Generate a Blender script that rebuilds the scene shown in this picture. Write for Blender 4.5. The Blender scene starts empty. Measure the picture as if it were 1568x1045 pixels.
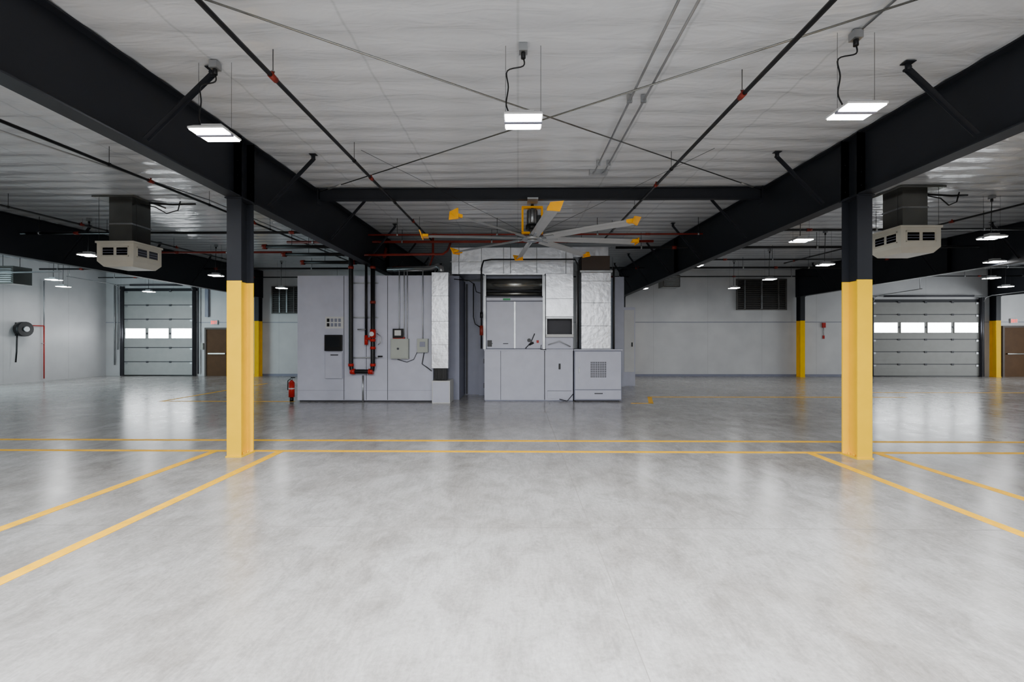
import bpy, bmesh, math, random
from mathutils import Vector, Matrix
random.seed(7)
scene = bpy.context.scene
H_CAM = 1.6

# ------------------------------------------------------------------ materials
def nodes_of(name):
    m = bpy.data.materials.new(name); m.use_nodes = True
    nt = m.node_tree
    return m, nt, nt.nodes, nt.links, nt.nodes["Principled BSDF"]

def mat(name, col, rough=0.5, metal=0.0, var=0.08, vscale=4.0, bump=0.0, bscale=30.0, emit=None, estr=0.0, spec=0.5):
    m, nt, N, L, P = nodes_of(name)
    tc = N.new("ShaderNodeTexCoord")
    nz = N.new("ShaderNodeTexNoise"); nz.inputs["Scale"].default_value = vscale; nz.inputs["Detail"].default_value = 2
    L.new(tc.outputs["Object"], nz.inputs["Vector"])
    cr = N.new("ShaderNodeValToRGB")
    cr.color_ramp.elements[0].position = 0.3; cr.color_ramp.elements[1].position = 0.7
    a = [max(0, c*(1-var)) for c in col]; b = [min(1, c*(1+var)) for c in col]
    cr.color_ramp.elements[0].color = (*a, 1); cr.color_ramp.elements[1].color = (*b, 1)
    L.new(nz.outputs["Fac"], cr.inputs["Fac"]); L.new(cr.outputs["Color"], P.inputs["Base Color"])
    P.inputs["Roughness"].default_value = rough; P.inputs["Metallic"].default_value = metal
    P.inputs["Specular IOR Level"].default_value = spec
    if bump > 0:
        n2 = N.new("ShaderNodeTexNoise"); n2.inputs["Scale"].default_value = bscale; n2.inputs["Detail"].default_value = 2
        L.new(tc.outputs["Object"], n2.inputs["Vector"])
        bp = N.new("ShaderNodeBump"); bp.inputs["Strength"].default_value = bump; bp.inputs["Distance"].default_value = 0.02
        L.new(n2.outputs["Fac"], bp.inputs["Height"]); L.new(bp.outputs["Normal"], P.inputs["Normal"])
    if emit:
        P.inputs["Emission Color"].default_value = (*emit, 1); P.inputs["Emission Strength"].default_value = estr
    return m

M = {}
M['steel'] = mat("charcoal_steel_paint", (0.011, 0.0125, 0.017), 0.5, spec=0.3)
M['yellow'] = mat("safety_yellow_paint", (0.90, 0.53, 0.0), 0.4, var=0.03, spec=.05)
M['panel'] = mat("pale_lavender_enamel", (0.50, 0.51, 0.60), 0.38, var=0.04)
M['panel_d'] = mat("grey_enamel", (0.21, 0.22, 0.29), 0.42, var=0.04)
M['seam'] = mat("panel_gap_dark", (0.04, 0.04, 0.05), 0.6)
M['black'] = mat("black_pipe_paint", (0.006, 0.006, 0.007), 0.4, spec=.3)
M['blackp'] = mat("black_plastic", (0.006, 0.006, 0.007), 0.35, spec=.3)
M['red'] = mat("red_fitting_paint", (0.40, 0.01, 0.006), 0.4, spec=.3)
M['rust'] = mat("brown_red_pipe", (0.19, 0.018, 0.010), 0.45, spec=.3)
M['foil'] = mat("foil_duct_wrap", (0.60, 0.61, 0.64), 0.34, 0.85, var=0.10, vscale=4, bump=0.30, bscale=9)
M['galv'] = mat("galvanised_steel", (0.36, 0.37, 0.38), 0.35, 0.8, var=0.15)
M['dgalv'] = mat("dark_stainless", (0.22, 0.22, 0.205), 0.22, 0.9, var=0.2, vscale=2)
M['cream'] = mat("cream_plastic", (0.60, 0.57, 0.49), 0.45, var=0.04)
M['boxgrey'] = mat("grey_green_box", (0.38, 0.40, 0.36), 0.5, var=0.04)
M['fixture'] = mat("white_fixture", (0.6, 0.6, 0.6), 0.4, var=0.02)
M['led'] = mat("led_diffuser", (0.9, 0.9, 0.9), 0.4, emit=(1, 0.99, 0.97), estr=25)
M['blade'] = mat("anodised_blade", (0.40, 0.41, 0.42), 0.45, 0.2, var=0.04)
M['orange'] = mat("orange_yellow_plastic", (0.95, 0.42, 0.0), 0.4, var=0.03, spec=.08)
M['doorw'] = mat("garage_door_grey", (0.36, 0.37, 0.36), 0.5, var=0.04)
M['doord'] = mat("garage_door_taupe", (0.24, 0.24, 0.225), 0.5, var=0.04)
M['doorglass'] = mat("backlit_frosted_glazing", (0.8, 0.85, 0.9), 0.3, emit=(0.93, 0.97, 1.0), estr=16)
M['brown'] = mat("brown_door_paint", (0.09, 0.045, 0.018), 0.6, spec=.2)
M['brownd'] = mat("dark_brown_frame", (0.04, 0.022, 0.012), 0.5)
M['exit'] = mat("exit_sign_red", (0.8, 0.02, 0.01), 0.4, emit=(1, 0.03, 0.02), estr=2)
M['white'] = mat("white_paint", (0.6, 0.6, 0.59), 0.5, var=0.03)
M['screen'] = mat("dark_screen_glass", (0.01, 0.012, 0.015), 0.1)
M['green'] = mat("green_label", (0.03, 0.3, 0.1), 0.5)
M['louv'] = mat("louver_dark", (0.09, 0.085, 0.08), 0.5)
M['line'] = mat("yellow_floor_paint", (0.90, 0.47, 0.0), 0.5, var=0.10, vscale=9, spec=.10)
M['joint'] = mat("sawcut_joint_filler", (0.20, 0.19, 0.18), 0.7)

def floor_mat():
    m, nt, N, L, P = nodes_of("polished_concrete")
    tc = N.new("ShaderNodeTexCoord")
    def noise(scale, detail, rough=0.55, dist=0.0, sc=None):
        n = N.new("ShaderNodeTexNoise"); n.inputs["Scale"].default_value = scale
        n.inputs["Detail"].default_value = detail; n.inputs["Roughness"].default_value = rough
        n.inputs["Distortion"].default_value = dist
        if sc:
            mp = N.new("ShaderNodeMapping"); mp.inputs["Scale"].default_value = sc
            L.new(tc.outputs["Object"], mp.inputs["Vector"]); L.new(mp.outputs["Vector"], n.inputs["Vector"])
        else:
            L.new(tc.outputs["Object"], n.inputs["Vector"])
        return n
    def ramp(src, p0, c0, p1, c1):
        r = N.new("ShaderNodeValToRGB"); e = r.color_ramp.elements
        e[0].position = p0; e[0].color = (*c0, 1); e[1].position = p1; e[1].color = (*c1, 1)
        L.new(src, r.inputs["Fac"]); return r
    def mix(kind, fac, a, b):
        x = N.new("ShaderNodeMixRGB"); x.blend_type = kind; x.inputs[0].default_value = fac
        L.new(a, x.inputs[1]); L.new(b, x.inputs[2]); return x
    big = noise(0.6, 5, 0.62, 0.6)
    r1 = ramp(big.outputs["Fac"], 0.34, (0.275, 0.262, 0.248), 0.62, (0.385, 0.38, 0.375))
    med = noise(3.6, 8, 0.76, 0.5, (1.0, 0.7, 1))
    r2 = ramp(med.outputs["Fac"], 0.36, (0.66, 0.645, 0.63), 0.57, (1, 1, 1))
    m1 = mix('MULTIPLY', 0.8, r1.outputs["Color"], r2.outputs["Color"])
    fine = noise(38, 4, 0.7)
    r3 = ramp(fine.outputs["Fac"], 0.3, (0.80, 0.80, 0.80), 0.7, (1.12, 1.12, 1.12))
    m2 = mix('MULTIPLY', 0.8, m1.outputs["Color"], r3.outputs["Color"])
    st = noise(3.0, 5, 0.7, 2.8, (5.0, 0.8, 1))
    r4 = ramp(st.outputs["Fac"], 0.38, (0.80, 0.80, 0.80), 0.60, (1.05, 1.05, 1.05))
    m3 = mix('MULTIPLY', 0.55, m2.outputs["Color"], r4.outputs["Color"])
    L.new(m3.outputs["Color"], P.inputs["Base Color"])
    rr = ramp(med.outputs["Fac"], 0.3, (0.16,)*3, 0.7, (0.26,)*3)
    L.new(rr.outputs["Color"], P.inputs["Roughness"])
    bp = N.new("ShaderNodeBump"); bp.inputs["Strength"].default_value = 0.06; bp.inputs["Distance"].default_value = 0.01
    L.new(med.outputs["Fac"], bp.inputs["Height"]); L.new(bp.outputs["Normal"], P.inputs["Normal"])
    P.inputs["Specular IOR Level"].default_value = 0.42
    return m
M['floor'] = floor_mat()

def ceil_mat():
    m, nt, N, L, P = nodes_of("white_vinyl_insulation_facing")
    tc = N.new("ShaderNodeTexCoord")
    mp = N.new("ShaderNodeMapping"); mp.inputs["Scale"].default_value = (1.1, 4.0, 1)
    L.new(tc.outputs["Object"], mp.inputs["Vector"])
    n = N.new("ShaderNodeTexNoise"); n.inputs["Scale"].default_value = 1.3; n.inputs["Detail"].default_value = 3; n.inputs["Distortion"].default_value = 0.8
    L.new(mp.outputs["Vector"], n.inputs["Vector"])
    n2 = N.new("ShaderNodeTexNoise"); n2.inputs["Scale"].default_value = 12; n2.inputs["Detail"].default_value = 2
    L.new(tc.outputs["Object"], n2.inputs["Vector"])
    ad = N.new("ShaderNodeMath"); ad.operation = 'MULTIPLY_ADD'; ad.inputs[1].default_value = 0.14
    L.new(n2.outputs["Fac"], ad.inputs[0]); L.new(n.outputs["Fac"], ad.inputs[2])
    sep = N.new("ShaderNodeSeparateXYZ"); L.new(tc.outputs["Object"], sep.inputs[0])
    md = N.new("ShaderNodeMath"); md.operation = 'PINGPONG'; md.inputs[1].default_value = 0.76
    L.new(sep.outputs["X"], md.inputs[0])
    lt = N.new("ShaderNodeMapRange"); lt.inputs["From Min"].default_value = 0.0; lt.inputs["From Max"].default_value = 0.02
    L.new(md.outputs[0], lt.inputs["Value"])
    bp = N.new("ShaderNodeBump"); bp.inputs["Strength"].default_value = 0.65; bp.inputs["Distance"].default_value = 0.028
    L.new(ad.outputs[0], bp.inputs["Height"])
    L.new(bp.outputs["Normal"], P.inputs["Normal"])
    cr = N.new("ShaderNodeValToRGB"); cr.color_ramp.elements[0].color = (0.475, 0.495, 0.525, 1); cr.color_ramp.elements[1].color = (0.56, 0.58, 0.61, 1)
    L.new(n.outputs["Fac"], cr.inputs["Fac"])
    mx = N.new("ShaderNodeMixRGB"); mx.blend_type = 'MULTIPLY'; mx.inputs[0].default_value = 1
    L.new(cr.outputs["Color"], mx.inputs[1])
    c2 = N.new("ShaderNodeValToRGB"); c2.color_ramp.elements[0].color = (0.8, 0.8, 0.8, 1)
    L.new(lt.outputs[0], c2.inputs["Fac"]); L.new(c2.outputs["Color"], mx.inputs[2])
    L.new(mx.outputs["Color"], P.inputs["Base Color"])
    P.inputs["Roughness"].default_value = 0.20
    return m
M['ceil'] = ceil_mat()

def wall_mat():
    m, nt, N, L, P = nodes_of("painted_metal_wall_panel")
    tc = N.new("ShaderNodeTexCoord")
    sep = N.new("ShaderNodeSeparateXYZ"); L.new(tc.outputs["Object"], sep.inputs[0])
    ad = N.new("ShaderNodeMath"); ad.operation = 'ADD'
    L.new(sep.outputs["X"], ad.inputs[0]); L.new(sep.outputs["Y"], ad.inputs[1])
    md = N.new("ShaderNodeMath"); md.operation = 'PINGPONG'; md.inputs[1].default_value = 1.22
    L.new(ad.outputs[0], md.inputs[0])
    mr = N.new("ShaderNodeMapRange"); mr.inputs["From Max"].default_value = 0.015; L.new(md.outputs[0], mr.inputs["Value"])
    n = N.new("ShaderNodeTexNoise"); n.inputs["Scale"].default_value = 1.2; n.inputs["Detail"].default_value = 3
    L.new(tc.outputs["Object"], n.inputs["Vector"])
    cr = N.new("ShaderNodeValToRGB"); cr.color_ramp.elements[0].position = .3; cr.color_ramp.elements[1].position = .7
    cr.color_ramp.elements[0].color = (0.52, 0.525, 0.535, 1); cr.color_ramp.elements[1].color = (0.60, 0.605, 0.61, 1)
    L.new(n.outputs["Fac"], cr.inputs["Fac"])
    mx = N.new("ShaderNodeMixRGB"); mx.blend_type = 'MULTIPLY'; mx.inputs[0].default_value = 1
    c2 = N.new("ShaderNodeValToRGB"); c2.color_ramp.elements[0].color = (0.8, 0.8, 0.8, 1)
    L.new(mr.outputs[0], c2.inputs["Fac"])
    L.new(cr.outputs["Color"], mx.inputs[1]); L.new(c2.outputs["Color"], mx.inputs[2])
    L.new(mx.outputs["Color"], P.inputs["Base Color"])
    P.inputs["Roughness"].default_value = 0.4
    return m
M['wall'] = wall_mat()

# ------------------------------------------------------------------ mesh builder
class B:
    def __init__(s):
        s.bm = bmesh.new(); s.mats = []
    def mi(s, k):
        if k not in s.mats: s.mats.append(k)
        return s.mats.index(k)
    def hexa(s, p, k):
        v = [s.bm.verts.new(q) for q in p]; i = s.mi(k)
        for f in ((0,3,2,1),(4,5,6,7),(0,1,5,4),(1,2,6,5),(2,3,7,6),(3,0,4,7)):
            fc = s.bm.faces.new([v[j] for j in f]); fc.material_index = i
        return s
    def box(s, x0, x1, y0, y1, z0, z1, k):
        return s.hexa([(x0,y0,z0),(x1,y0,z0),(x1,y1,z0),(x0,y1,z0),(x0,y0,z1),(x1,y0,z1),(x1,y1,z1),(x0,y1,z1)], k)
    def cyl(s, a, b, r, k, seg=10, r2=None):
        a = Vector(a); b = Vector(b); d = (b-a).normalized(); r2 = r if r2 is None else r2
        u = d.cross(Vector((0,0,1)))
        if u.length < 1e-3: u = d.cross(Vector((1,0,0)))
        u.normalize(); w = d.cross(u); i = s.mi(k)
        ra = []; rb = []
        for j in range(seg):
            t = 2*math.pi*j/seg; o = u*math.cos(t)+w*math.sin(t)
            ra.append(s.bm.verts.new(a+o*r)); rb.append(s.bm.verts.new(b+o*r2))
        for j in range(seg):
            f = s.bm.faces.new([ra[j], ra[(j+1)%seg], rb[(j+1)%seg], rb[j]]); f.material_index = i; f.smooth = True
        f = s.bm.faces.new(ra[::-1]); f.material_index = i
        f = s.bm.faces.new(rb); f.material_index = i
        return s
    def tube(s, pts, r, k, seg=8):
        pts = [Vector(p) for p in pts]; i = s.mi(k); rings = []
        prev = None
        for n, p in enumerate(pts):
            d = (pts[min(n+1, len(pts)-1)] - pts[max(n-1, 0)]).normalized()
            u = prev - d*prev.dot(d) if prev is not None else d.cross(Vector((0.13, 0.21, 1)))
            if u.length < 1e-4: u = d.cross(Vector((1,0,0)))
            u.normalize(); prev = u; w = d.cross(u)
            rings.append([s.bm.verts.new(p+(u*math.cos(2*math.pi*j/seg)+w*math.sin(2*math.pi*j/seg))*r) for j in range(seg)])
        for n in range(len(rings)-1):
            for j in range(seg):
                f = s.bm.faces.new([rings[n][j], rings[n][(j+1)%seg], rings[n+1][(j+1)%seg], rings[n+1][j]])
                f.material_index = i; f.smooth = True
        f = s.bm.faces.new(rings[0][::-1]); f.material_index = i
        f = s.bm.faces.new(rings[-1]); f.material_index = i
        return s
    def obox(s, a, b, w, h, k, up=(0,0,1)):
        a = Vector(a); b = Vector(b); d = (b-a).normalized(); u = d.cross(Vector(up))
        if u.length < 1e-3: u = d.cross(Vector((1,0,0)))
        u.normalize(); t = u.cross(d)
        c = [(-w/2,-h/2),(w/2,-h/2),(w/2,h/2),(-w/2,h/2)]
        return s.hexa([a+u*x+t*y for x,y in c]+[b+u*x+t*y for x,y in c], k)
    def done(s, name, bevel=0.0, loc=(0,0,0), parent=None):
        bmesh.ops.recalc_face_normals(s.bm, faces=s.bm.faces)
        me = bpy.data.meshes.new(name); s.bm.to_mesh(me); s.bm.free()
        for k in s.mats: me.materials.append(M[k])
        o = bpy.data.objects.new(name, me); bpy.context.collection.objects.link(o); o.location = loc
        if parent: o.parent = parent
        if bevel:
            md = o.modifiers.new("bevel", 'BEVEL'); md.width = bevel; md.segments = 2; md.limit_method = 'ANGLE'; md.angle_limit = math.radians(50)
        return o

def zc(y): return 4.27+0.026*y

XL, XR, YB, YF = -18.95, 25.0, 20.7, -11.0
# ------------------------------------------------------------------ shell
b = B(); b.box(XL-.2, XR+.2, YF-.2, YB+.2, -0.2, 0, 'floor'); b.done("floor")

bm = bmesh.new(); ny = int((YB-YF)/0.07); nx = int((XR-XL)/0.38)
grid = []
for j in range(ny+1):
    y = YF+(YB-YF)*j/ny; row = []
    for i in range(nx+1):
        x = XL+(XR-XL)*i/nx
        ph = y/0.41
        sag = 0.022*abs(math.sin(math.pi*ph + 0.35*math.sin(x*0.9)+0.2*math.sin(x*2.3+y)))
        row.append(bm.verts.new((x, y, zc(y)+0.02-sag+random.uniform(-.002, .002))))
    grid.append(row)
for j in range(ny):
    for i in range(nx):
        f = bm.faces.new([grid[j][i], grid[j+1][i], grid[j+1][i+1], grid[j][i+1]]); f.smooth = True
me = bpy.data.meshes.new("ceiling"); bm.to_mesh(me); bm.free(); me.materials.append(M['ceil'])
o = bpy.data.objects.new("ceiling", me); bpy.context.collection.objects.link(o)
md = o.modifiers.new("thick", 'SOLIDIFY'); md.thickness = 0.1; md.offset = -1 if me.polygons[0].normal.z < 0 else 1

TOP = 4.9
b = B(); b.box(XL-.2, XR+.2, YB, YB+.2, 0, TOP, 'wall')
b.box(XL, XR, YB-.02, YB, 2.44, 2.465, 'panel_d') ; b.done("wall_back")
def side_wall(x0, x1, name, ya, yb, zt):
    b = B()
    b.box(x0, x1, YF, ya, 0, TOP, 'wall'); b.box(x0, x1, yb, YB, 0, TOP, 'wall'); b.box(x0, x1, ya, yb, zt, TOP, 'wall')
    b.done(name)
side_wall(XL-.2, XL, "wall_left", 10.5, 14.8, 3.6)
side_wall(XR, XR+.2, "wall_right", 12.0, 17.5, 3.6)
b = B(); b.box(XL-.2, -4.5, YF-.2, YF, 0, TOP, 'wall'); b.box(4.5, XR+.2, YF-.2, YF, 0, TOP, 'wall'); b.box(-4.5, 4.5, YF-.2, YF, 3.2, TOP, 'wall'); b.done("wall_front")
b = B(); b.box(-13.1, 15.6, YB-.035, YB-.005, 0, .1, 'panel_d'); b.done("baseboard_back")

# ------------------------------------------------------------------ floor markings
b = B()
def fl(x0, x1, y0, y1): b.box(x0, x1, y0, y1, 0.0005, 0.003, 'line')
fl(-18, 24, 6.53, 6.62); fl(-18, 24, 7.24, 7.33)
for x in (-3.44, -4.40, 4.17, 5.12): fl(x-.055, x+.055, -9, 6.53)
fl(-9.5, -5.9, 11.9, 12.0); fl(-9.5, -9.4, 12.0, 17.0)
fl(3.7, 11.0, 13.0, 13.1)
b.hexa([(3.35,11.7,.0005),(3.47,11.7,.0005),(3.82,13.05,.0005),(3.7,13.05,.0005),(3.35,11.7,.003),(3.47,11.7,.003),(3.82,13.05,.003),(3.7,13.05,.003)], 'line')
fl(2.9, 3.47, 11.68, 11.76)
fl(11, 17.4, 14.2, 14.3)
b.done("floor_marking_lines")
b = B()
b.box(.62, .625, -9, 11.5, .0004, .0008, 'joint'); b.box(-18, 24, 3.9, 3.905, .0004, .0008, 'joint')
b.done("floor_control_joint")

# ------------------------------------------------------------------ steel frame
FR = [-11.75, -3.90, 4.68, 12.6, 21.15]
ZB = 3.58
def column(x, y0, top=ZB, yel=2.43, w=.2, d=.3):
    b = B()
    for z0, z1, k in ((0.02, yel, 'yellow'), (yel, top, 'steel')):
        b.box(x-w/2, x+w/2, y0, y0+.018, z0, z1, k)
        b.box(x-w/2, x+w/2, y0+d-.018, y0+d, z0, z1, k)
        b.box(x-.008, x+.008, y0+.018, y0+d-.018, z0, z1, k)
    b.box(x-w/2-.012, x+w/2+.012, y0-.012, y0+d+.012, 0, .02, 'yellow')
    for sx in (-.07, .07):
        b.cyl((x+sx, y0+.1, .02), (x+sx, y0+.1, .05), .014, 'yellow', 6)
        b.cyl((x+sx, y0+.2, .02), (x+sx, y0+.2, .05), .014, 'yellow', 6)
    b.box(x-w/2-.02, x+w/2+.02, y0-.02, y0+d+.02, top-.02, top-.002, 'steel')
    b.done("steel_column")
for x in FR:
    column(x, 6.2, yel=2.43)
    column(x, 20.3, yel=2.5, top=ZB)
for x in FR:
    column(x, -8.0)

def rafter(x):
    b = B(); w = .1
    segs = [(-10.9, 6.2), (6.2, 6.5), (6.5, 13.4), (13.4, 20.65)]
    for y0, y1 in segs:
        t0, t1 = zc(y0)-.005, zc(y1)-.005
        def sl(xa, xb, za0, za1, zb0, zb1):
            b.hexa([(xa,y0,za0),(xb,y0,za0),(xb,y1,za1),(xa,y1,za1),(xa,y0,zb0),(xb,y0,zb0),(xb,y1,zb1),(xa,y1,zb1)], 'steel')
        sl(x-w, x+w, ZB, ZB, ZB+.016, ZB+.016)
        sl(x-w, x+w, t0-.016, t1-.016, t0, t1)
        sl(x-.006, x+.006, ZB+.016, ZB+.016, t0-.016, t1-.016)
        for yy in (y0, y1):
            b.box(x-w, x+w, yy-.012, yy+.012, ZB, zc(yy)-.01, 'steel')
            for zz in (ZB+.12, ZB+.3, ZB+.5):
                for sx in (-.055, .055):
                    b.cyl((x+sx, yy-.03, zz), (x+sx, yy-.01, zz), .014, 'steel', 6)
    yy = -9.2
    while yy < 20:
        for s in (-1, 1):
            a = Vector((x+s*.09, yy, ZB+.09)); c = Vector((x+s*.78, yy, zc(yy)-.06))
            b.obox(a, c, .055, .006, 'steel', up=(-s, 0, 1))
            b.obox(a+Vector((0,.026,0)), c+Vector((0,.026,0)), .006, .055, 'steel', up=(-s, 0, 1))
            b.box(c.x-.03, c.x+.03, yy-.004, yy+.004, c.z-.03, zc(yy)-.004, 'steel')
            b.box(c.x-.05, c.x+.05, yy-.04, yy+.04, zc(yy)-.012, zc(yy)-.004, 'steel')
            b.cyl(c+Vector((0,-.03,0)), c+Vector((0,.05,0)), .016, 'steel', 6)
        yy += 2.3
    b.done("roof_rafter")
for x in FR: rafter(x)

def strut(x0, x1, y):
    b = B(); t = zc(y)-.01
    b.box(x0, x1, y-.05, y+.05, t-.014, t, 'steel'); b.box(x0, x1, y-.05, y+.05, t-.22, t-.206, 'steel')
    b.box(x0, x1, y-.006, y+.006, t-.206, t-.014, 'steel')
    for x, s in ((x0, 1), (x1, -1)):
        b.box(min(x, x+s*.02), max(x, x+s*.02), y-.08, y+.08, t-.3, t, 'steel')
    b.done("roof_strut_beam")
strut(-3.78, 4.56, 8.6)

b = B()
for s in (1, -1):
    pa = Vector((.39-s*4.1, 2.6, zc(2.6)-.10)); pb = Vector((.39+s*4.1, 8.45, zc(8.45)-.10))
    b.cyl(pa, pb, .009, 'dgalv', 6)
    b.cyl(pa.lerp(pb, .93), pa.lerp(pb, .97), .018, 'galv', 8)
b.done("cross_bracing_rods")

b = B()
for x in (1.27, 1.43):
    b.tube([(x, -9, zc(-9)-.07), (x, 7.5, zc(7.5)-.07), (x-.02, 7.62, zc(7.5)-.06), (x-.02, 7.7, zc(7.7)-.02)], .013, 'galv')
    for y in (-2, 0.5, 3, 5.2, 7.2): b.box(x-.03, x+.03, y-.015, y+.015, zc(y)-.09, zc(y)-.005, 'galv')
b.box(1.20, 1.50, 7.6, 7.72, zc(7.65)-.07, zc(7.65)-.005, 'galv')
b.done("electrical_conduit")
b = B(); b.tube([(-7.3, 2, zc(2)-.12), (-6.1, 8.9, zc(9)-.12), (-6.1, 16, zc(16)-.12)], .012, 'galv'); b.done("electrical_conduit")
b = B(); b.tube([(3.0, 4.0, zc(4)-.05), (3.0, 2, zc(2)-.05), (3.0,-8, zc(-8)-.05)], .012, 'galv'); b.done("electrical_conduit")

# ------------------------------------------------------------------ sprinkler pipes
def sprinkler(x, y0, y1, drop=.27, r=.022):
    b = B()
    b.cyl((x, y0, zc(y0)-drop), (x, y1, zc(y1)-drop), r, 'black', 10)
    y = y0+.6
    while y < y1:
        z = zc(y)-drop
        b.cyl((x, y, z), (x, y, zc(y)-.005), .004, 'black', 5)
        b.cyl((x, y-.015, z), (x, y+.015, z), r*1.25, 'black', 10)
        y += 2.15
    y = y0+1.9
    while y < y1:
        z = zc(y)-drop
        b.cyl((x, y-.05, z), (x, y+.05, z), r*1.35, 'rust', 10)
        b.cyl((x, y, z), (x, y, z+.05), .012, 'rust', 8)
        b.cyl((x, y, z+.05), (x, y, z+.056), .018, 'galv', 10)
        y += 2.9
    b.done("sprinkler_pipe")
sprinkler(-2.33, -9.2, 12.2); sprinkler(2.3, -8.8, 12.2)
sprinkler(-5.95, -9.1, 16.7); sprinkler(5.85, -9, 16.7)
for x in (-10, -15, 9.7, 15.5, 18.8): sprinkler(x, -9, 16.7)
def xpipe(x0, x1, y, drop, r=.035, k='black'):
    b = B(); z = zc(y)-drop
    b.cyl((x0, y, z), (x1, y, z), r, k, 10)
    x = x0+.7
    while x < x1:
        b.cyl((x, y, z), (x, y, zc(y)-.005), .006, 'black', 5)
        b.cyl((x-.02, y, z), (x+.02, y, z), r*1.3, 'galv', 8); x += 2.4
    x = x0+1.6
    while x < x1:
        b.cyl((x-.06, y, z), (x+.06, y, z), r*1.35, 'rust', 10); x += 5.1
    b.done("sprinkler_main_pipe")
xpipe(2.7, 20, 12.6, .42); xpipe(-18, -6.3, 16.9, .40); xpipe(2.8, 23, 16.9, .40); xpipe(-18, 23, 19.3, .45, .025)
xpipe(-6.2, 3.6, 12.15, .33, .035, 'rust'); xpipe(-3.6, 4.4, 10.9, .40, .020, 'rust')
xpipe(-12, -4.2, 10.6, .40, .03); xpipe(5, 12, 10.4, .42, .025)
xpipe(-11.6, -6.6, 13.2, .42, .03, 'rust'); xpipe(5, 12.2, 14.6, .45, .025)

# ------------------------------------------------------------------ high-bay lights
def highbay(x, y, z=3.66, energy=55, cord=True, lamp=True):
    e = bpy.data.objects.new("high_bay_light", None); bpy.context.collection.objects.link(e); e.location = (x, y, z)
    b = B(); w, d = .175, .145
    b.box(-w, w, -d, d, 0, .018, 'fixture')
    b.hexa([(-w,-d,.018),(w,-d,.018),(w,d,.018),(-w,d,.018),(-w*.8,-d*.75,.045),(w*.8,-d*.75,.045),(w*.8,d*.75,.045),(-w*.8,d*.75,.045)], 'fixture')
    b.box(-.1, .1, -.06, .06, .045, .08, 'fixture')
    b.box(-w, w, -.022, .022, -.016, 0, 'panel_d')
    for s in (-1, 1):
        b.box(-w+.01, w-.01, min(s*.026, s*(d-.008)), max(s*.026, s*(d-.008)), -.012, 0, 'led')
    b.done("housing", parent=e)
    b = B(); top = zc(y)-z
    for s in (-1, 1):
        b.cyl((s*(w-.01), 0, .03), (s*(w-.01), 0, top-.01), .002, 'black', 4)
    b.box(-.04, .04, -.04, .04, top-.075, top-.005, 'galv')
    b.cyl((0, 0, top-.13), (0, 0, top-.075), .022, 'blackp', 8)
    if cord:
        ctl = [Vector(p) for p in ((0,0,top-.12),(0,0,top-.2),(-.15,.01,top-.24),(-.14,0,top-.4),(-.16,0,.16),(-.12,0,.06))]
        pts = []
        for i in range(5):
            p0 = ctl[max(0,i-1)]; p1 = ctl[i]; p2 = ctl[i+1]; p3 = ctl[min(5,i+2)]
            for q in range(5):
                t = q/5; pts.append(.5*((2*p1)+(-p0+p2)*t+(2*p0-5*p1+4*p2-p3)*t*t+(-p0+3*p1-3*p2+p3)*t**3))
        pts.append(ctl[-1])
    else: pts = [(0,0,top-.12),(-.02,0,.08)]
    b.tube(pts, .007, 'blackp', 6)
    b.done("suspension", parent=e)
    if lamp:
        ld = bpy.data.lights.new("lamp", 'AREA'); ld.shape = 'RECTANGLE'; ld.size = .34; ld.size_y = .27; ld.energy = energy; ld.color = (.97, .985, 1)
        lo = bpy.data.objects.new("lamp", ld); bpy.context.collection.objects.link(lo); lo.location = (0, 0, -.02); lo.parent = e
highbay(-3.02, 4.5, energy=60); highbay(.05, 4.27, energy=85); highbay(3.03, 4.12, energy=65)
for x in (-2.95, .05, 2.95):
    highbay(x, .9, energy=430 if x > -1 and x < 1 else 330); highbay(x, -3.0, energy=330)  # rows added out of view, boosted to brighten the near floor
highbay(-5.55, 4.5, energy=30); highbay(6.8, 4.3, energy=30)
highbay(-9.5, 3.2, energy=40); highbay(10.5, 3.2, energy=40)
for p in [(5.8,9.4),(9.45,9.2),(4.85,12.5),(8.3,12.4),(8.4,15.3),(12.9,15.0),(12.4,12.0),(15.5,15.1),(8.4,17.8),(4.9,17.9),
          (-10.3,10.8),(-15.6,15.1),(-15.4,18.8),(-17.2,17.0),(-9.5,14.2),(-9.2,17.6),(18.5,17.5)]:
    highbay(p[0], p[1], energy=22 if p[1] > 14.5 else 7, cord=False)

# ------------------------------------------------------------------ ceiling fan
fan = bpy.data.objects.new("industrial_ceiling_fan", None); bpy.context.collection.objects.link(fan); fan.location = (.28, 8.9, 3.6)
b = B()
b.box(-.1, .1, -.38, .06, .66, .69, 'galv')
b.cyl((0, 0, .5), (0, 0, .69), .03, 'black', 10)
for s in (-1, 1):
    b.box(s*.19-.02, s*.19+.02, -.03, .03, .1, .62, 'orange')
b.box(-.2, .2, -.04, .04, .59, .63, 'orange'); b.box(-.2, .2, -.04, .04, .09, .13, 'orange')
b.cyl((0, 0, .26), (0, 0, .56), .10, 'galv', 16); b.cyl((0, 0, .18), (0, 0, .26), .13, 'blackp', 16)
for i in range(10):
    t = i*math.pi/5; b.box(.1*math.cos(t)-.006, .1*math.cos(t)+.006, .1*math.sin(t)-.006, .1*math.sin(t)+.006, .28, .54, 'blackp')
b.box(.1, .17, -.05, .05, .3, .45, 'blackp')
b.cyl((0, 0, .02), (0, 0, .18), .06, 'galv', 16)
b.done("motor_frame", parent=fan)
b = B()
b.cyl((0,0,-.03), (0,0,.02), .2, 'galv', 24); b.cyl((0,0,-.06), (0,0,-.03), .1, 'galv', 20)
b.done("hub", parent=fan)
R = 2.1
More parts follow.
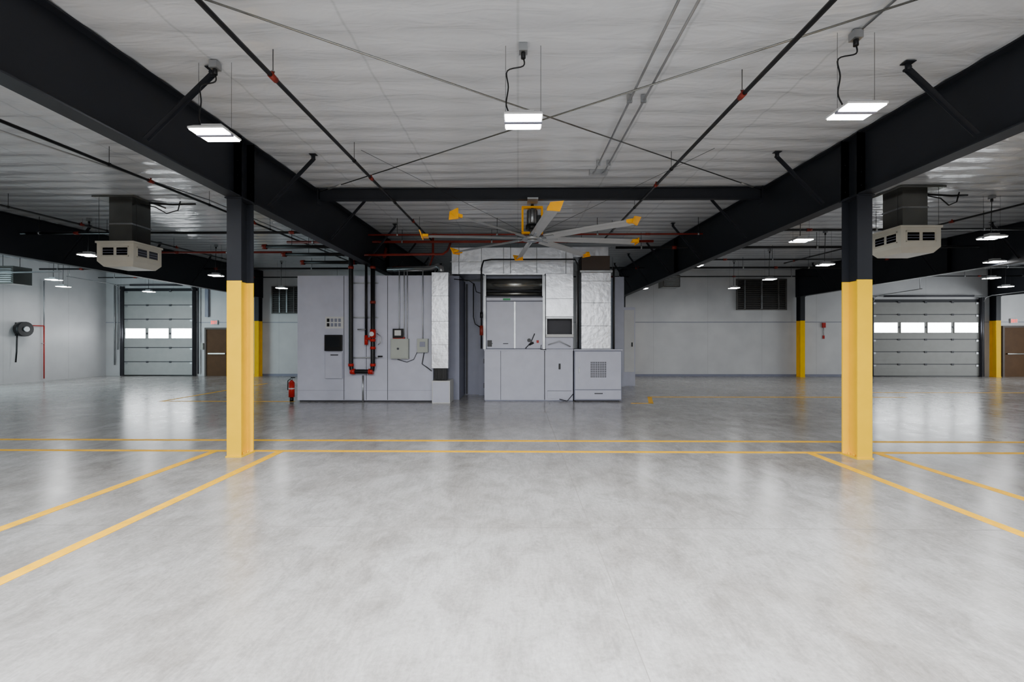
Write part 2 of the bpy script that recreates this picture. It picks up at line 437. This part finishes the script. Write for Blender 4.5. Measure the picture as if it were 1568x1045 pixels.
for i in range(8):
    th = math.radians(7+45*i)
    d = Vector((math.sin(th), -math.cos(th), 0)); t = Vector((-d.y, d.x, 0))
    b = B()
    prof = [(-.078, .01), (-.04, .024), (0, .028), (.04, .015), (.078, -.016), (.04, -.008), (0, -.002), (-.04, -.002)]
    def ring(r, z, sc):
        return [b.bm.verts.new(d*r + t*(u*sc) + Vector((0,0,z+v*sc-u*.25*sc))) for u, v in prof]
    r0 = ring(.30, 0, 1); r1 = ring(1.2, .0, 1); r2 = ring(R, -.01, 1)
    i0 = b.mi('blade')
    for a, c in ((r0, r1), (r1, r2)):
        for j in range(8):
            f = b.bm.faces.new([a[j], a[(j+1)%8], c[(j+1)%8], c[j]]); f.material_index = i0
    b.bm.faces.new(r0[::-1]); b.bm.faces.new(r2)
    b.obox(d*.1, d*.5, .06, .015, 'galv')
    c = d*R
    q = [c-t*.11+Vector((0,0,-.05)), c+t*.09+Vector((0,0,-.06)), c+t*.14+d*.05+Vector((0,0,.085)), c-t*.06+d*.03+Vector((0,0,.065))]
    off = d*.02
    b.hexa([q[0], q[1], q[1]+off, q[0]+off, q[3], q[2], q[2]+off, q[3]+off], 'orange')
    b.obox(d*(R-.10), d*(R+.01), .17, .05, 'orange')
    b.done("blade", parent=fan)
b = B()
for sx, sy in ((-1,-1),(1,-1),(1,1),(-1,1)):
    b.cyl((sx*.15, 0, .12), (sx*2.6, sy*2.2, zc(8.9+sy*2.2)-3.6-.02), .003, 'black', 4)
b.done("guy_wires", parent=fan)

# ------------------------------------------------------------------ suspended diffuser units
def diffuser(x, y, z0):
    b = B(); z1 = z0+.50; top = zc(y)
    w, d = .37, .36
    b.box(x-w, x+w, y-d, y+d, z0+.10, z1-.04, 'cream')
    b.hexa([(x-w*.8,y-d*.8,z0),(x+w*.8,y-d*.8,z0),(x+w*.8,y+d*.8,z0),(x-w*.8,y+d*.8,z0),(x-w,y-d,z0+.10),(x+w,y-d,z0+.10),(x+w,y+d,z0+.10),(x-w,y+d,z0+.10)], 'cream')
    b.box(x-w-.02, x+w+.02, y-d-.02, y+d+.02, z1-.04, z1, 'cream')
    for s in (-1, 1):
        for c in (-.14, .14):
            h = .11
            yy = y+s*(d+.002); b.box(x+c-h, x+c+h, min(yy, yy-s*.004), max(yy, yy+s*.004), z0+.22, z0+.37, 'seam')
            xx = x+s*(w+.002); b.box(min(xx, xx-s*.004), max(xx, xx+s*.004), y+c-h, y+c+h, z0+.22, z0+.37, 'seam')
            for k in range(2):
                zz = z0+.262+.05*k
                b.box(x+c-h, x+c+h, y+s*d-.012, y+s*d+.012, zz, zz+.01, 'panel_d')
                b.box(x+s*w-.012, x+s*w+.012, y+c-h, y+c+h, zz, zz+.01, 'panel_d')
        for za, zb in ((.19,.21),(.38,.40)):
            b.box(x-.28, x+.28, y+s*d-.014, y+s*d+.014, z0+za, z0+zb, 'cream'); b.box(x+s*w-.014, x+s*w+.014, y-.28, y+.28, z0+za, z0+zb, 'cream')
        for q in (-.28, .265):
            b.box(x+q, x+q+.015, y+s*d-.014, y+s*d+.014, z0+.19, z0+.40, 'cream'); b.box(x+s*w-.014, x+s*w+.014, y+q, y+q+.015, z0+.19, z0+.40, 'cream')
    g = .235
    b.box(x-g, x+g, y-g, y+g, z1, top-.05, 'dgalv')
    b.box(x-g-.012, x+g+.012, y-g-.012, y+g+.012, z1+.36, z1+.39, 'galv')
    b.box(x-g-.012, x+g+.012, y-g-.012, y+g+.012, z1, z1+.03, 'galv')
    b.box(x-.42, x+.42, y-.42, y+.42, top-.05, top-.012, 'dgalv')
    b.tube([(x+.3, y-.1, top-.1), (x+.6, y-.1, top-.16), (x+.8, y-.05, top-.28), (x+1.0, y, top-.2), (x+1.05, y, top-.01)], .012, 'blackp')
    b.tube([(x+.4, y, top-.05), (x+.9, y, top-.08), (x+1.3, y+.1, top-.04)], .02, 'blackp')
    for sx in (-1, 1):
        b.cyl((x+sx*.38, y-.3, z1), (x+sx*.38, y-.3, top-.02), .004, 'black', 5)
    b.done("evaporative_cooler_diffuser", bevel=.004)
diffuser(-8.05, 9.35, 3.10); diffuser(7.52, 8.95, 3.26)

# ------------------------------------------------------------------ left mechanical cabinet
b = B(); Y = 11.9
b.box(-5.8, -2.22, Y, 14.2, .04, 3.32, 'panel')
b.box(-5.76, -2.26, Y+.04, 14.1, 0, .04, 'seam')
for x in (-4.57, -3.98, -3.42): b.box(x-.008, x+.008, Y-.003, Y+.01, .05, 3.31, 'seam')
b.box(-5.8, -2.22, Y-.003, Y+.01, .3, .306, 'panel_d')
b.box(-4.53, -4.02, Y-.02, Y, .06, 3.30, 'panel')
b.box(-5.04, -4.60, Y-.06, Y, .62, 1.30, 'panel'); b.box(-5.05, -4.60, Y-.09, Y, 1.34, 1.76, 'blackp')
b.box(-5.0, -4.66, Y-.095, Y-.088, 1.45, 1.72, 'screen')
b.box(-4.9, -4.7, Y-.07, Y-.06, 1.22, 1.25, 'seam')
b.box(-5.06, -4.58, Y-.006, Y, 1.93, 2.24, 'white')
for i in range(4):
    for j in range(2): b.box(-5.02+.1*i, -4.95+.1*i, Y-.012, Y, 1.98+.12*j, 2.07+.12*j, 'blackp' if i == 0 else 'panel_d')
b.done("mechanical_equipment_cabinet", bevel=.006)

b = B(); yp = 11.72
b.tube([(-4.32, 12.6, 3.86), (-4.32, 11.85, 3.86), (-4.32, yp, 3.8), (-4.32, yp, 3.6), (-4.32, yp, 1.0), (-4.30, yp, .85), (-4.2, yp, .81), (-3.85, yp, .81), (-3.76, yp, .86), (-3.75, yp, .98), (-3.75, yp, 3.8), (-3.75, 12.0, 3.88), (-3.75, 12.6, 3.88)], .058, 'black', 12)
b.tube([(-3.93, yp+.02, 1.6), (-3.93, yp+.02, 3.7), (-3.93, 12.4, 3.75)], .034, 'black', 10)
for x in (-4.27, -3.80): b.cyl((x-.06, yp, .81), (x+.06, yp, .81), .075, 'red', 12)
for x, z in ((-4.32, .98), (-3.75, .98), (-3.75, 1.42), (-3.75, 1.62), (-4.32, 3.5), (-3.75, 3.5), (-3.75, 2.6)): b.cyl((x, yp, z-.035), (x, yp, z+.035), .072, 'rust' if z > 2 else 'red', 12)
b.cyl((-3.75, yp, 1.68), (-3.75, yp, 1.9), .075, 'red', 12)
b.cyl((-3.93, yp, 1.66), (-3.70, yp, 1.66), .035, 'red', 10)
b.cyl((-3.93, yp+.02, 1.5), (-3.93, yp+.02, 1.75), .045, 'red', 10)
b.cyl((-3.75, yp-.1, 1.78), (-3.75, yp, 1.78), .05, 'red', 12); b.cyl((-3.75, yp-.11, 1.78), (-3.75, yp-.1, 1.78), .06, 'white', 14)
b.tube([(-3.65, yp, 1.8), (-3.55, yp, 1.72), (-3.55, yp, 1.55), (-3.62, yp, 1.5)], .012, 'galv')
b.cyl((-4.15, yp, 1.9), (-3.93, yp, 1.9), .014, 'galv', 8); b.cyl((-3.62, yp, 1.2), (-3.5, yp, 1.2), .02, 'black', 8)
for z in (1.15, 2.2, 3.1):
    b.box(-4.42, -3.65, Y-.08, Y-.03, z, z+.03, 'galv')
b.cyl((-4.05, Y-.05, 0), (-4.05, Y-.05, .7), .025, 'galv', 8)
b.done("fire_sprinkler_riser")
b = B()
for k, (z, y) in enumerate(((4.02, 11.6), (3.88, 11.9), (3.72, 12.2))):
    b.tube([(-6.5+.35*k, y, z), (-4.3, y, z), (-4.15, y+.1, z)], .045, 'black', 10)
    b.cyl((-6.55+.35*k, y, z), (-6.45+.35*k, y, z), .065, 'rust', 10); b.cyl((-4.5, y, z), (-4.38, y, z), .062, 'rust', 10)
    b.cyl((-5.8+.3*k, y, z), (-5.8+.3*k, y, zc(y)-.01), .006, 'black', 5)
for x in (-4.32, -3.75): b.tube([(x, 12.4, 3.87), (x+.05, 12.6, 3.95), (x+.05, 12.7, 4.2)], .045, 'rust', 10)
b.tube([(-4.2, 11.5, 3.78), (-1.9, 11.5, 3.80), (-1.8, 11.6, 3.9), (-1.8, 12.1, 4.2)], .03, 'rust', 10)
b.tube([(-3.4, 12.3, 3.6), (-2.4, 12.3, 3.6), (-2.3, 12.3, 3.9), (-2.3, 12.3, 4.5)], .03, 'rust', 10)
b.done("sprinkler_header_pipes")

b = B()
b.box(-3.30, -2.84, Y-.16, Y-.002, 1.14, 1.66, 'boxgrey'); b.box(-3.28, -2.86, Y-.175, Y-.16, 1.16, 1.64, 'boxgrey')
b.box(-3.25, -2.98, Y-.14, Y-.002, 1.68, 1.92, 'blackp'); b.box(-3.2, -3.03, Y-.15, Y-.14, 1.74, 1.88, 'white')
b.box(-3.25, -2.95, Y-.12, Y-.002, 1.66, 1.70, 'red')
for x, z in ((-3.1, 1.92), (-2.97, 1.66), (-2.89, 1.66)): b.cyl((x, Y-.05, z), (x, Y-.05, 3.46), .014, 'galv', 8)
b.cyl((-3.1, Y-.08, 1.4), (-3.1, Y-.19, 1.4), .03, 'seam', 10)
b.done("electrical_control_box", bevel=.005)
b = B()
b.box(-2.62, -2.34, Y-.12, Y-.002, 1.30, 1.66, 'boxgrey'); b.box(-2.55, -2.41, Y-.128, Y-.12, 1.45, 1.58, 'panel_d'); b.cyl((-2.48, Y-.06, 1.66), (-2.48, Y-.06, 3.45), .014, 'galv', 8)
b.tube([(-2.62, Y-.05, 1.33), (-2.72, Y-.05, 1.12), (-2.9, Y-.05, 1.05), (-3.15, Y-.05, 1.12)], .008, 'blackp')
b.tube([(-2.45, Y-.05, 1.3), (-2.5, Y-.06, 1.0), (-2.35, Y-.07, .9), (-2.25, Y-.08, .82)], .012, 'blackp')
b.done("electrical_switch_box", bevel=.005)

b = B()
b.box(-2.21, -1.78, 11.62, 11.89, .90, 3.36, 'foil')
for z in (1.5, 2.1, 2.75): b.box(-2.213, -1.777, 11.617, 11.892, z, z+.012, 'galv')
b.box(-2.16, -1.82, 11.67, 11.88, .60, .90, 'blackp')
for x in (-2.12, -2.0, -1.88): b.box(x, x+.05, 11.655, 11.67, .62, .88, 'black')
b.box(-2.20, -1.74, 11.62, 12.3, 0, .58, 'white')
b.box(-2.18, -1.76, 11.61, 11.62, .03, .55, 'panel')
b.done("insulated_vertical_duct", bevel=.012)
b = B()
b.tube([(-3.5, 12.2, 3.52), (-2.3, 12.0, 3.52), (-2.1, 11.9, 3.56), (-2.0, 11.8, 3.5), (-1.98, 11.76, 3.37)], .07, 'galv', 12)
b.tube([(-3.3, 12.0, 3.46), (-2.5, 12.0, 3.46), (-2.4, 12.2, 3.6), (-2.4, 12.4, 4.0)], .02, 'galv', 8)
b.done("metal_flue_pipe")

b = B()
b.box(-1.58, -.97, 13.6, 14.1, 0, 3.38, 'panel_d'); b.box(-2.2, -1.6, 12.4, 14.1, 0, 3.38, 'panel_d')
b.box(-1.56, -1.50, 13.57, 13.6, .02, 3.3, 'seam'); b.box(-1.15, -.97, 13.4, 13.6, 0, 3.3, 'panel_d')
b.tube([(-1.3, 13.3, 3.3), (-1.3, 13.3, 2.3), (-1.25, 13.3, 2.1), (-1.1, 13.3, 2.0)], .015, 'blackp')
b.done("equipment_recess_cabinet")

# ------------------------------------------------------------------ right air handling unit
Y = 12.1
b = B()
for x0, x1 in ((-.89, -.46), (-.45, .70), (.72, 1.46)):
    b.box(x0, x1, Y, 14.3, .03, 1.34, 'panel')
b.box(-.9, 1.47, Y-.02, 14.3, 1.34, 1.38, 'panel')
b.box(-.88, 1.46, Y+.01, 14.2, 0, .04, 'panel_d'); b.box(-.47, 1.4, Y+.02, 14.2, .04, 1.3, 'seam')
b.box(.78, 1.42, Y-.02, Y, .08, .28, 'panel'); b.box(.78, 1.42, Y-.022, Y-.018, .27, .28, 'seam')
b.box(1.08, 1.13, Y-.03, Y, .85, 1.0, 'blackp')
for z in (.35, 1.0): b.box(-.92, -.89, Y+.02, Y+.06, z, z+.12, 'seam')
b.tube([(.75, Y-.03, 1.37), (.6, Y-.04, 1.38), (.62, Y-.04, 1.5)], .01, 'blackp')
b.tube([(1.1, Y-.03, .06), (1.3, Y-.1, .02), (1.46, Y-.05, .2)], .01, 'blackp')
b.box(-.90, .72, Y+.18, 14.3, 1.38, 3.36, 'panel_d')
b.box(-.93, -.86, Y+.1, Y+.2, 1.38, 3.36, 'galv'); b.box(.66, .73, Y+.1, Y+.2, 1.38, 3.36, 'galv')
b.box(-.84, -.10, Y+.14, Y+.18, 1.40, 2.66, 'panel'); b.box(-.07, .66, Y+.14, Y+.18, 1.40, 2.66, 'panel')
b.box(-.11, -.06, Y+.12, Y+.18, 1.40, 2.66, 'galv')
for s in (-.82, -.4): b.box(s, s+.14, Y+.13, Y+.14, 1.52, 1.54, 'seam')
b.box(-.82, -.7, Y+.11, Y+.14, 1.45, 1.62, 'blackp')
b.cyl((.3, Y+.12, 1.5), (.42, Y+.1, 1.56), .03, 'blackp', 8); b.tube([(.2, Y+.1, 1.4), (.34, Y+.08, 1.55), (.45, Y+.1, 1.8)], .012, 'blackp')
b.cyl((.3, Y+.1, 1.62), (.3, Y+.14, 1.62), .05, 'blackp', 10); b.box(.5, .56, Y+.1, Y+.14, 1.55, 1.62, 'red')
b.done("air_handling_unit", bevel=.006)
b = B()
b.cyl((-.84, Y+.0, 3.10), (.66, Y+.0, 3.10), .16, 'dgalv', 20)
b.cyl((-.84, Y+.1, 2.87), (.66, Y+.1, 2.87), .06, 'dgalv', 14)
b.box(-.86, -.84, Y-.17, Y+.17, 2.78, 3.34, 'galv'); b.box(.64, .66, Y-.17, Y+.17, 2.78, 3.34, 'galv')
b.box(-.84, .66, Y+.05, Y+.13, 2.68, 2.76, 'panel'); b.box(-.4, -.2, Y+.045, Y+.05, 2.69, 2.74, 'green'); b.box(-.84, .66, Y+.04, Y+.05, 2.76, 2.785, 'seam')
b.box(-.88, .70, Y-.18, Y+.17, 3.34, 3.37, 'foil')
b.done("roll_up_shutter_hood")
b = B()
b.box(1.49, 2.74, Y-.04, 13.5, .03, 1.35, 'panel_d'); b.box(1.51, 2.72, Y-.06, Y-.03, .32, 1.32, 'panel')
b.box(1.51, 2.72, Y-.06, Y-.03, .06, .30, 'panel'); b.box(1.55, 2.68, Y, 13.4, 0, .03, 'seam')
for i in range(9):
    for j in range(9):
        b.box(1.92+i*.047, 1.952+i*.047, Y-.064, Y-.058, .64+j*.047, .672+j*.047, 'seam')
b.box(2.02, 2.24, Y-.066, Y-.055, .20, .225, 'seam')
b.box(1.60, 1.63, Y-.075, Y-.055, .75, .9, 'galv')
b.box(1.48, 2.76, Y-.08, 13.5, 1.35, 1.38, 'panel')
b.done("ventilated_equipment_cabinet", bevel=.005)
b = B()
b.box(.74, 1.48, Y+.05, 13.2, 2.25, 3.4, 'foil'); b.box(.737, 1.483, Y+.047, 13.2, 2.72, 2.735, 'galv')
b.box(.74, 1.48, Y+.1, 13.2, 1.385, 1.70, 'panel'); b.box(.76, 1.46, Y+.3, 13.2, 1.70, 2.22, 'seam')
b.box(.74, .78, Y+.05, 13.2, 1.70, 2.25, 'galv'); b.box(1.44, 1.48, Y+.05, 13.2, 1.70, 2.25, 'galv')
b.box(.74, 1.48, Y+.04, Y+.12, 2.19, 2.25, 'galv'); b.box(.74, 1.48, Y+.0, Y+.1, 1.70, 1.78, 'white')
b.tube([(.8, Y, 1.5), (1.1, Y-.02, 1.6), (1.4, Y, 1.45)], .012, 'galv')
b.done("foil_wrapped_duct", bevel=.01)
b = B()
b.box(1.70, 2.50, Y+.15, 13.0, 1.385, 3.44, 'foil')
for z in (2.0, 2.62, 3.2): b.box(1.697, 2.503, Y+.147, 13.0, z, z+.015, 'galv')
b.box(1.66, 2.54, Y+.12, 13.0, 3.44, 3.50, 'galv'); b.box(1.72, 2.48, Y+.2, 13.0, 3.50, 3.9, 'brownd')
b.cyl((2.58, Y+.2, 1.38), (2.58, Y+.2, 3.6), .03, 'black', 10); b.cyl((1.6, Y+.3, 1.38), (1.6, Y+.3, 3.5), .02, 'galv', 8)
b.done("foil_wrapped_duct", bevel=.01)
b = B()
b.box(-1.80, 1.5, 12.35, 13.5, 3.42, 4.14, 'foil')
for x in (-1.0, -.4, .5): b.box(x, x+.02, 12.345, 13.5, 3.415, 4.145, 'galv')
b.box(-1.85, 1.55, 12.33, 12.5, 3.74, 3.755, 'galv')
for x in (-1.6, -.2, 1.3): b.cyl((x, 12.32, 3.4), (x, 12.32, zc(12.3)-.01), .008, 'galv', 5)
b.box(1.5, 2.5, 12.6, 13.4, 3.92, 4.2, 'foil')
b.done("foil_plenum_duct", bevel=.012)
b = B()
b.tube([(-.95, 11.85, 1.4), (-.95, 11.85, 3.5), (-.9, 11.9, 3.7), (-.7, 12.0, 3.75), (1.5, 12.0, 3.75), (1.6, 12.1, 3.6), (1.6, 12.1, 1.4)], .022, 'black', 8)
b.cyl((-.95, 11.85, 1.75), (-.95, 11.85, 2.0), .05, 'rust', 10); b.cyl((-.95, 11.85, 2.2), (-.95, 11.85, 2.35), .04, 'blackp', 10)
b.tube([(-1.7, 12.1, 3.25), (-1.3, 12.0, 3.2), (-1.15, 11.98, 3.1), (-1.1, 12.0, 2.9), (-.97, 11.9, 2.85)], .012, 'blackp')
b.done("gas_supply_pipe")
b = B()
b.box(3.40, 4.16, 16.2, 17.2, 0, 2.8, 'panel'); b.box(3.36, 3.72, 16.0, 17.2, 0, 3.85, 'panel')
b.box(3.76, 4.12, 16.18, 16.2, .5, 2.7, 'white'); b.box(3.76, 3.765, 16.17, 16.2, .5, 2.7, 'seam'); b.box(4.02, 4.06, 16.15, 16.18, 1.4, 1.55, 'blackp')
b.done("tall_storage_cabinet", bevel=.006)

b = B(); x, y = -5.98, 11.95
b.cyl((x, y, .12), (x, y, .50), .075, 'red', 16); b.cyl((x, y, .50), (x, y, .56), .075, 'red', 16, .03); b.cyl((x, y, .56), (x, y, .62), .02, 'galv', 8)
b.box(x-.015, x+.09, y-.015, y+.015, .62, .645, 'blackp'); b.tube([(x-.02, y, .6), (x-.1, y, .55), (x-.1, y, .3)], .012, 'blackp')
b.cyl((x, y, 0), (x, y, .12), .05, 'blackp', 12); b.cyl((x,y,.33),(x,y,.36),.0765,'white',16)
b.done("fire_extinguisher")

# ------------------------------------------------------------------ overhead doors
def garage_door(x0, x1, h, wz, nw, secs, name, k1):
    b = B(); y = YB-.06; n = secs
    ph = h/n
    for i in range(n):
        b.box(x0, x1, y, YB-.01, i*ph+.018, (i+1)*ph-.018, k1)
        for k in (0.33, 0.66):
            b.box(x0+.02, x1-.02, y-.006, y, i*ph+ph*k-.008, i*ph+ph*k+.008, k1)
    b.box(x0, x1, y+.02, YB-.01, 0, h, 'seam')
    mg = (x1-x0)/nw
    for i in range(nw):
        a = x0+mg*i+mg*.07; c = x0+mg*(i+1)-mg*.07
        b.box(a-.03, c+.03, y-.02, y, wz-.25, wz+.25, k1); b.box(a, c, y-.024, y-.018, wz-.22, wz+.22, 'doorglass')
    for x in (x0-.1, x1+.02):
        b.box(x, x+.08, y-.1, YB-.01, 0, h+.2, 'seam')
        b.cyl((x+.04, y-.14, 0.02), (x+.04, y-.14, h+.2), .02, 'seam', 6)
    for i in range(n):
        for x in (x0+.05, x1-.15): b.box(x, x+.1, y-.02, y, (i+1)*ph-.1, (i+1)*ph-.02, 'galv')
        for q in range(1, nw): b.box(x0+mg*q-.05, x0+mg*q+.05, y-.02, y, (i+1)*ph-.05, (i+1)*ph+.03, 'seam')
    b.cyl((x0-.1, y-.15, h+.25), (x1+.1, y-.15, h+.25), .02, 'galv', 8)
    b.cyl((x0+.4, y-.15, h+.25), (x1-.4, y-.15, h+.25), .045, 'seam', 10)
    for x in (x0-.06, x1+.06):
        b.tube([(x, y-.14, h+.0), (x, y-.25, h+.18), (x, y-.5, h+.25), (x, y-2.6, h+.3)], .02, 'galv', 6)
        b.cyl((x, y-2.5, h+.3), (x, y-2.5, zc(y-2.5)-.02), .012, 'galv', 5)
    b.box(x0-.15, x1+.15, YB-.03, YB-.01, h, h+.12, 'steel')
    b.box(x0, x1, y-.01, y, 0, .05, 'blackp')
    b.done(name)
garage_door(-18.05, -14.85, 3.9, 1.95, 3, 6, "door_1", 'doorw')
garage_door(15.9, 20.65, 3.35, 2.2, 4, 6, "door_2", 'doord')
def man_door(x0, x1, h, name):
    b = B(); y = YB-.05
    b.box(x0-.08, x0, y-.03, YB-.005, 0, h+.08, 'brownd'); b.box(x1, x1+.08, y-.03, YB-.005, 0, h+.08, 'brownd'); b.box(x0, x1, y-.03, YB-.005, h, h+.08, 'brownd')
    b.box(x0, x1, y, YB-.01, 0, h, 'brown'); b.box(x0+.1, x1-.06, y-.07, y-.04, 1.0, 1.05, 'dgalv'); b.box(x0+.1, x0+.15, y-.04, y, 1.0, 1.05, 'dgalv')
    b.box(x1-.12, x1-.06, y-.04, y, 1.0, 1.05, 'dgalv')
    b.done(name)
man_door(-14.25, -13.3, 2.13, "door_3"); man_door(21.75, 22.7, 2.2, "door_4")
def exit_sign(x, z):
    b = B(); b.box(x-.16, x+.16, YB-.06, YB-.005, z-.1, z+.1, 'white')
    w = .05; k = 'exit'; yy0, yy1 = YB-.066, YB-.058
    for i, ch in enumerate("EXIT"):
        a = x-.13+i*.068
        if ch == 'E':
            b.box(a, a+.018, yy0, yy1, z-.07, z+.07, k)
            for q in (-.07, -.009, .052): b.box(a, a+w, yy0, yy1, z+q, z+q+.018, k)
        if ch == 'X':
            b.obox((a, YB-.062, z-.07), (a+w, YB-.062, z+.07), .018, .008, k, up=(0,1,0)); b.obox((a, YB-.062, z+.07), (a+w, YB-.062, z-.07), .018, .008, k, up=(0,1,0))
        if ch == 'I': b.box(a+.016, a+.034, yy0, yy1, z-.07, z+.07, k)
        if ch == 'T': b.box(a+.016, a+.034, yy0, yy1, z-.07, z+.07, k); b.box(a, a+w, yy0, yy1, z+.052, z+.07, k)
    b.done("exit_sign")
exit_sign(-13.9, 2.45); exit_sign(22.2, 2.5)
def louver(x0, x1, z0, z1, name="wall_louver_vent"):
    b = B(); y = YB
    b.box(x0, x1, y-.02, y-.004, z0, z1, 'black')
    for a, c, d, e in ((x0-.05, x0, z0-.05, z1+.05), (x1, x1+.05, z0-.05, z1+.05), (x0, x1, z0-.05, z0), (x0, x1, z1, z1+.05)): b.box(a, c, y-.08, y-.004, d, e, 'louv')
    z = z0+.04
    while z < z1-.02:
        b.hexa([(x0,y-.07,z),(x1,y-.07,z),(x1,y-.02,z+.05),(x0,y-.02,z+.05),(x0,y-.07,z+.012),(x1,y-.07,z+.012),(x1,y-.02,z+.062),(x0,y-.02,z+.062)], 'louv'); z += .085
    xm = x0+(x1-x0)*.5; b.box(xm-.03, xm+.03, y-.085, y-.02, z0, z1, 'galv')
    b.box(x0+.3, x0+.34, y-.085, y-.02, z0, z1, 'galv'); b.box(x1-.34, x1-.3, y-.085, y-.02, z0, z1, 'louv')
    b.done(name)
louver(9.9, 12.05, 3.05, 4.35); louver(-11.2, -9.9, 2.9, 4.05)
b = B(); b.box(13.7, 13.84, YB-.06, YB-.004, 2.2, 2.42, 'red'); b.box(13.73, 13.81, YB-.03, YB-.004, 1.7, 1.85, 'red'); b.cyl((13.77, YB-.02, 1.85), (13.77, YB-.02, 2.2), .012, 'galv', 6); b.done("fire_alarm_horn")
b = B()
b.cyl((XL+.12, 17.0, 2.05), (XL+.32, 17.0, 2.05), .28, 'blackp', 20); b.cyl((XL+.30, 17.0, 2.05), (XL+.36, 17.0, 2.05), .1, 'galv', 12); b.box(XL+.003, XL+.14, 16.9, 17.1, 1.8, 2.3, 'blackp')
b.tube([(XL+.2, 16.8, 1.9), (XL+.2, 16.78, 1.2), (XL+.2, 16.75, .8)], .025, 'blackp'); b.done("hose_reel")
b = B()
b.cyl((XL+.06, 17.9, .1), (XL+.06, 17.9, 2.2), .02, 'red', 8); b.cyl((XL+.06, 17.9, 2.2), (XL+.06, 17.3, 2.2), .02, 'red', 8); b.cyl((XL+.06, 17.9, 2.2), (XL+.06, 17.9, 4.0), .02, 'galv', 8)
b.box(XL+.003, XL+.07, 17.84, 17.96, 1.5, 1.52, 'galv'); b.done("compressed_air_line")
b = B()
b.box(XL, XL+.04, 10.3, 10.5, 0, 3.8, 'steel'); b.box(XL, XL+.04, 14.8, 15.0, 0, 3.8, 'steel'); b.box(XL, XL+.04, 10.3, 15.0, 3.6, 3.8, 'steel')
for y in (10.4, 14.9): b.tube([(XL+.1, y, .1), (XL+.1, y, 3.6), (XL+.35, y, 3.85), (XL+3.8, y, 3.9)], .025, 'galv', 6)
b.cyl((XL+.2, 10.4, 4.0), (XL+.2, 14.9, 4.0), .05, 'galv', 8); b.done("trim_1")
b = B()
b.box(-14.3, -14.15, YB-.1, YB-.005, 2.7, 4.0, 'panel_d'); b.cyl((-14.6, YB-.1, .1), (-14.6, YB-.1, 4.2), .03, 'seam', 8); b.box(-14.5, -14.4, YB-.08, YB-.005, 1.2, 1.5, 'boxgrey'); b.done("door_operator_conduit")
b = B()
b.tube([(-18.5, YB-.06, .5), (-18.5, YB-.06, 4.2)], .03, 'galv'); b.tube([(-18.35, YB-.06, 1.2), (-18.35, YB-.06, 4.2)], .02, 'galv'); b.done("wall_conduit")

def unit_heater(x0, x1, y0, y1, z0, z1):
    b = B(); b.box(x0, x1, y0, y1, z0, z1, 'dgalv')
    n = 7
    for i in range(n): b.box(x0+.05, x1-.05, y0-.03, y0, z0+.05+(z1-z0-.1)*i/n, z0+.08+(z1-z0-.1)*i/n, 'galv')
    for x in (x0+.1, x1-.1): b.cyl((x, (y0+y1)/2, z1), (x, (y0+y1)/2, zc((y0+y1)/2)-.01), .008, 'black', 5)
    b.done("unit_heater")
unit_heater(-17.9, -17.1, 15.2, 15.8, 3.55, 4.15); unit_heater(5.9, 6.6, 18.6, 19.2, 3.8, 4.3)

# ------------------------------------------------------------------ daylight
w = bpy.data.worlds.new("world"); scene.world = w; w.use_nodes = True
bg = w.node_tree.nodes["Background"]; sky = w.node_tree.nodes.new("ShaderNodeTexSky")
try:
    sky.sky_type = 'HOSEK_WILKIE'
except Exception: pass
w.node_tree.links.new(sky.outputs[0], bg.inputs[0]); bg.inputs[1].default_value = 0.6
def daylight(name, loc, target, sx, sy, energy, col=(.86, .94, 1)):
    ld = bpy.data.lights.new(name, 'AREA'); ld.shape = 'RECTANGLE'; ld.size = sx; ld.size_y = sy; ld.energy = energy; ld.color = col
    o = bpy.data.objects.new(name, ld); bpy.context.collection.objects.link(o); o.location = loc
    o.rotation_euler = (Vector(target)-Vector(loc)).to_track_quat('-Z', 'Y').to_euler()
daylight("daylight_doorway_left", (XL-.1, 12.65, 1.8), (-15, 15.5, 0.0), 4.2, 3.4, 430, (.70, .93, 1))
daylight("daylight_doorway_right", (XR+.1, 14.75, 1.8), (20, 16.4, 0.0), 5.3, 3.4, 520, (.92, .97, 1))
daylight("daylight_doorway_front", (0, YF-.1, 1.7), (0, 2, 0.6), 8.8, 3.1, 400, (.93, .97, 1))

# ------------------------------------------------------------------ camera
cd = bpy.data.cameras.new("camera"); cd.lens = 16.0; cd.sensor_width = 36; cd.clip_start = .05; cd.clip_end = 200
cam = bpy.data.objects.new("camera", cd); bpy.context.collection.objects.link(cam)
cam.location = (0, 0, H_CAM); cam.rotation_euler = (math.radians(90), 0, 0.013)
scene.camera = cam
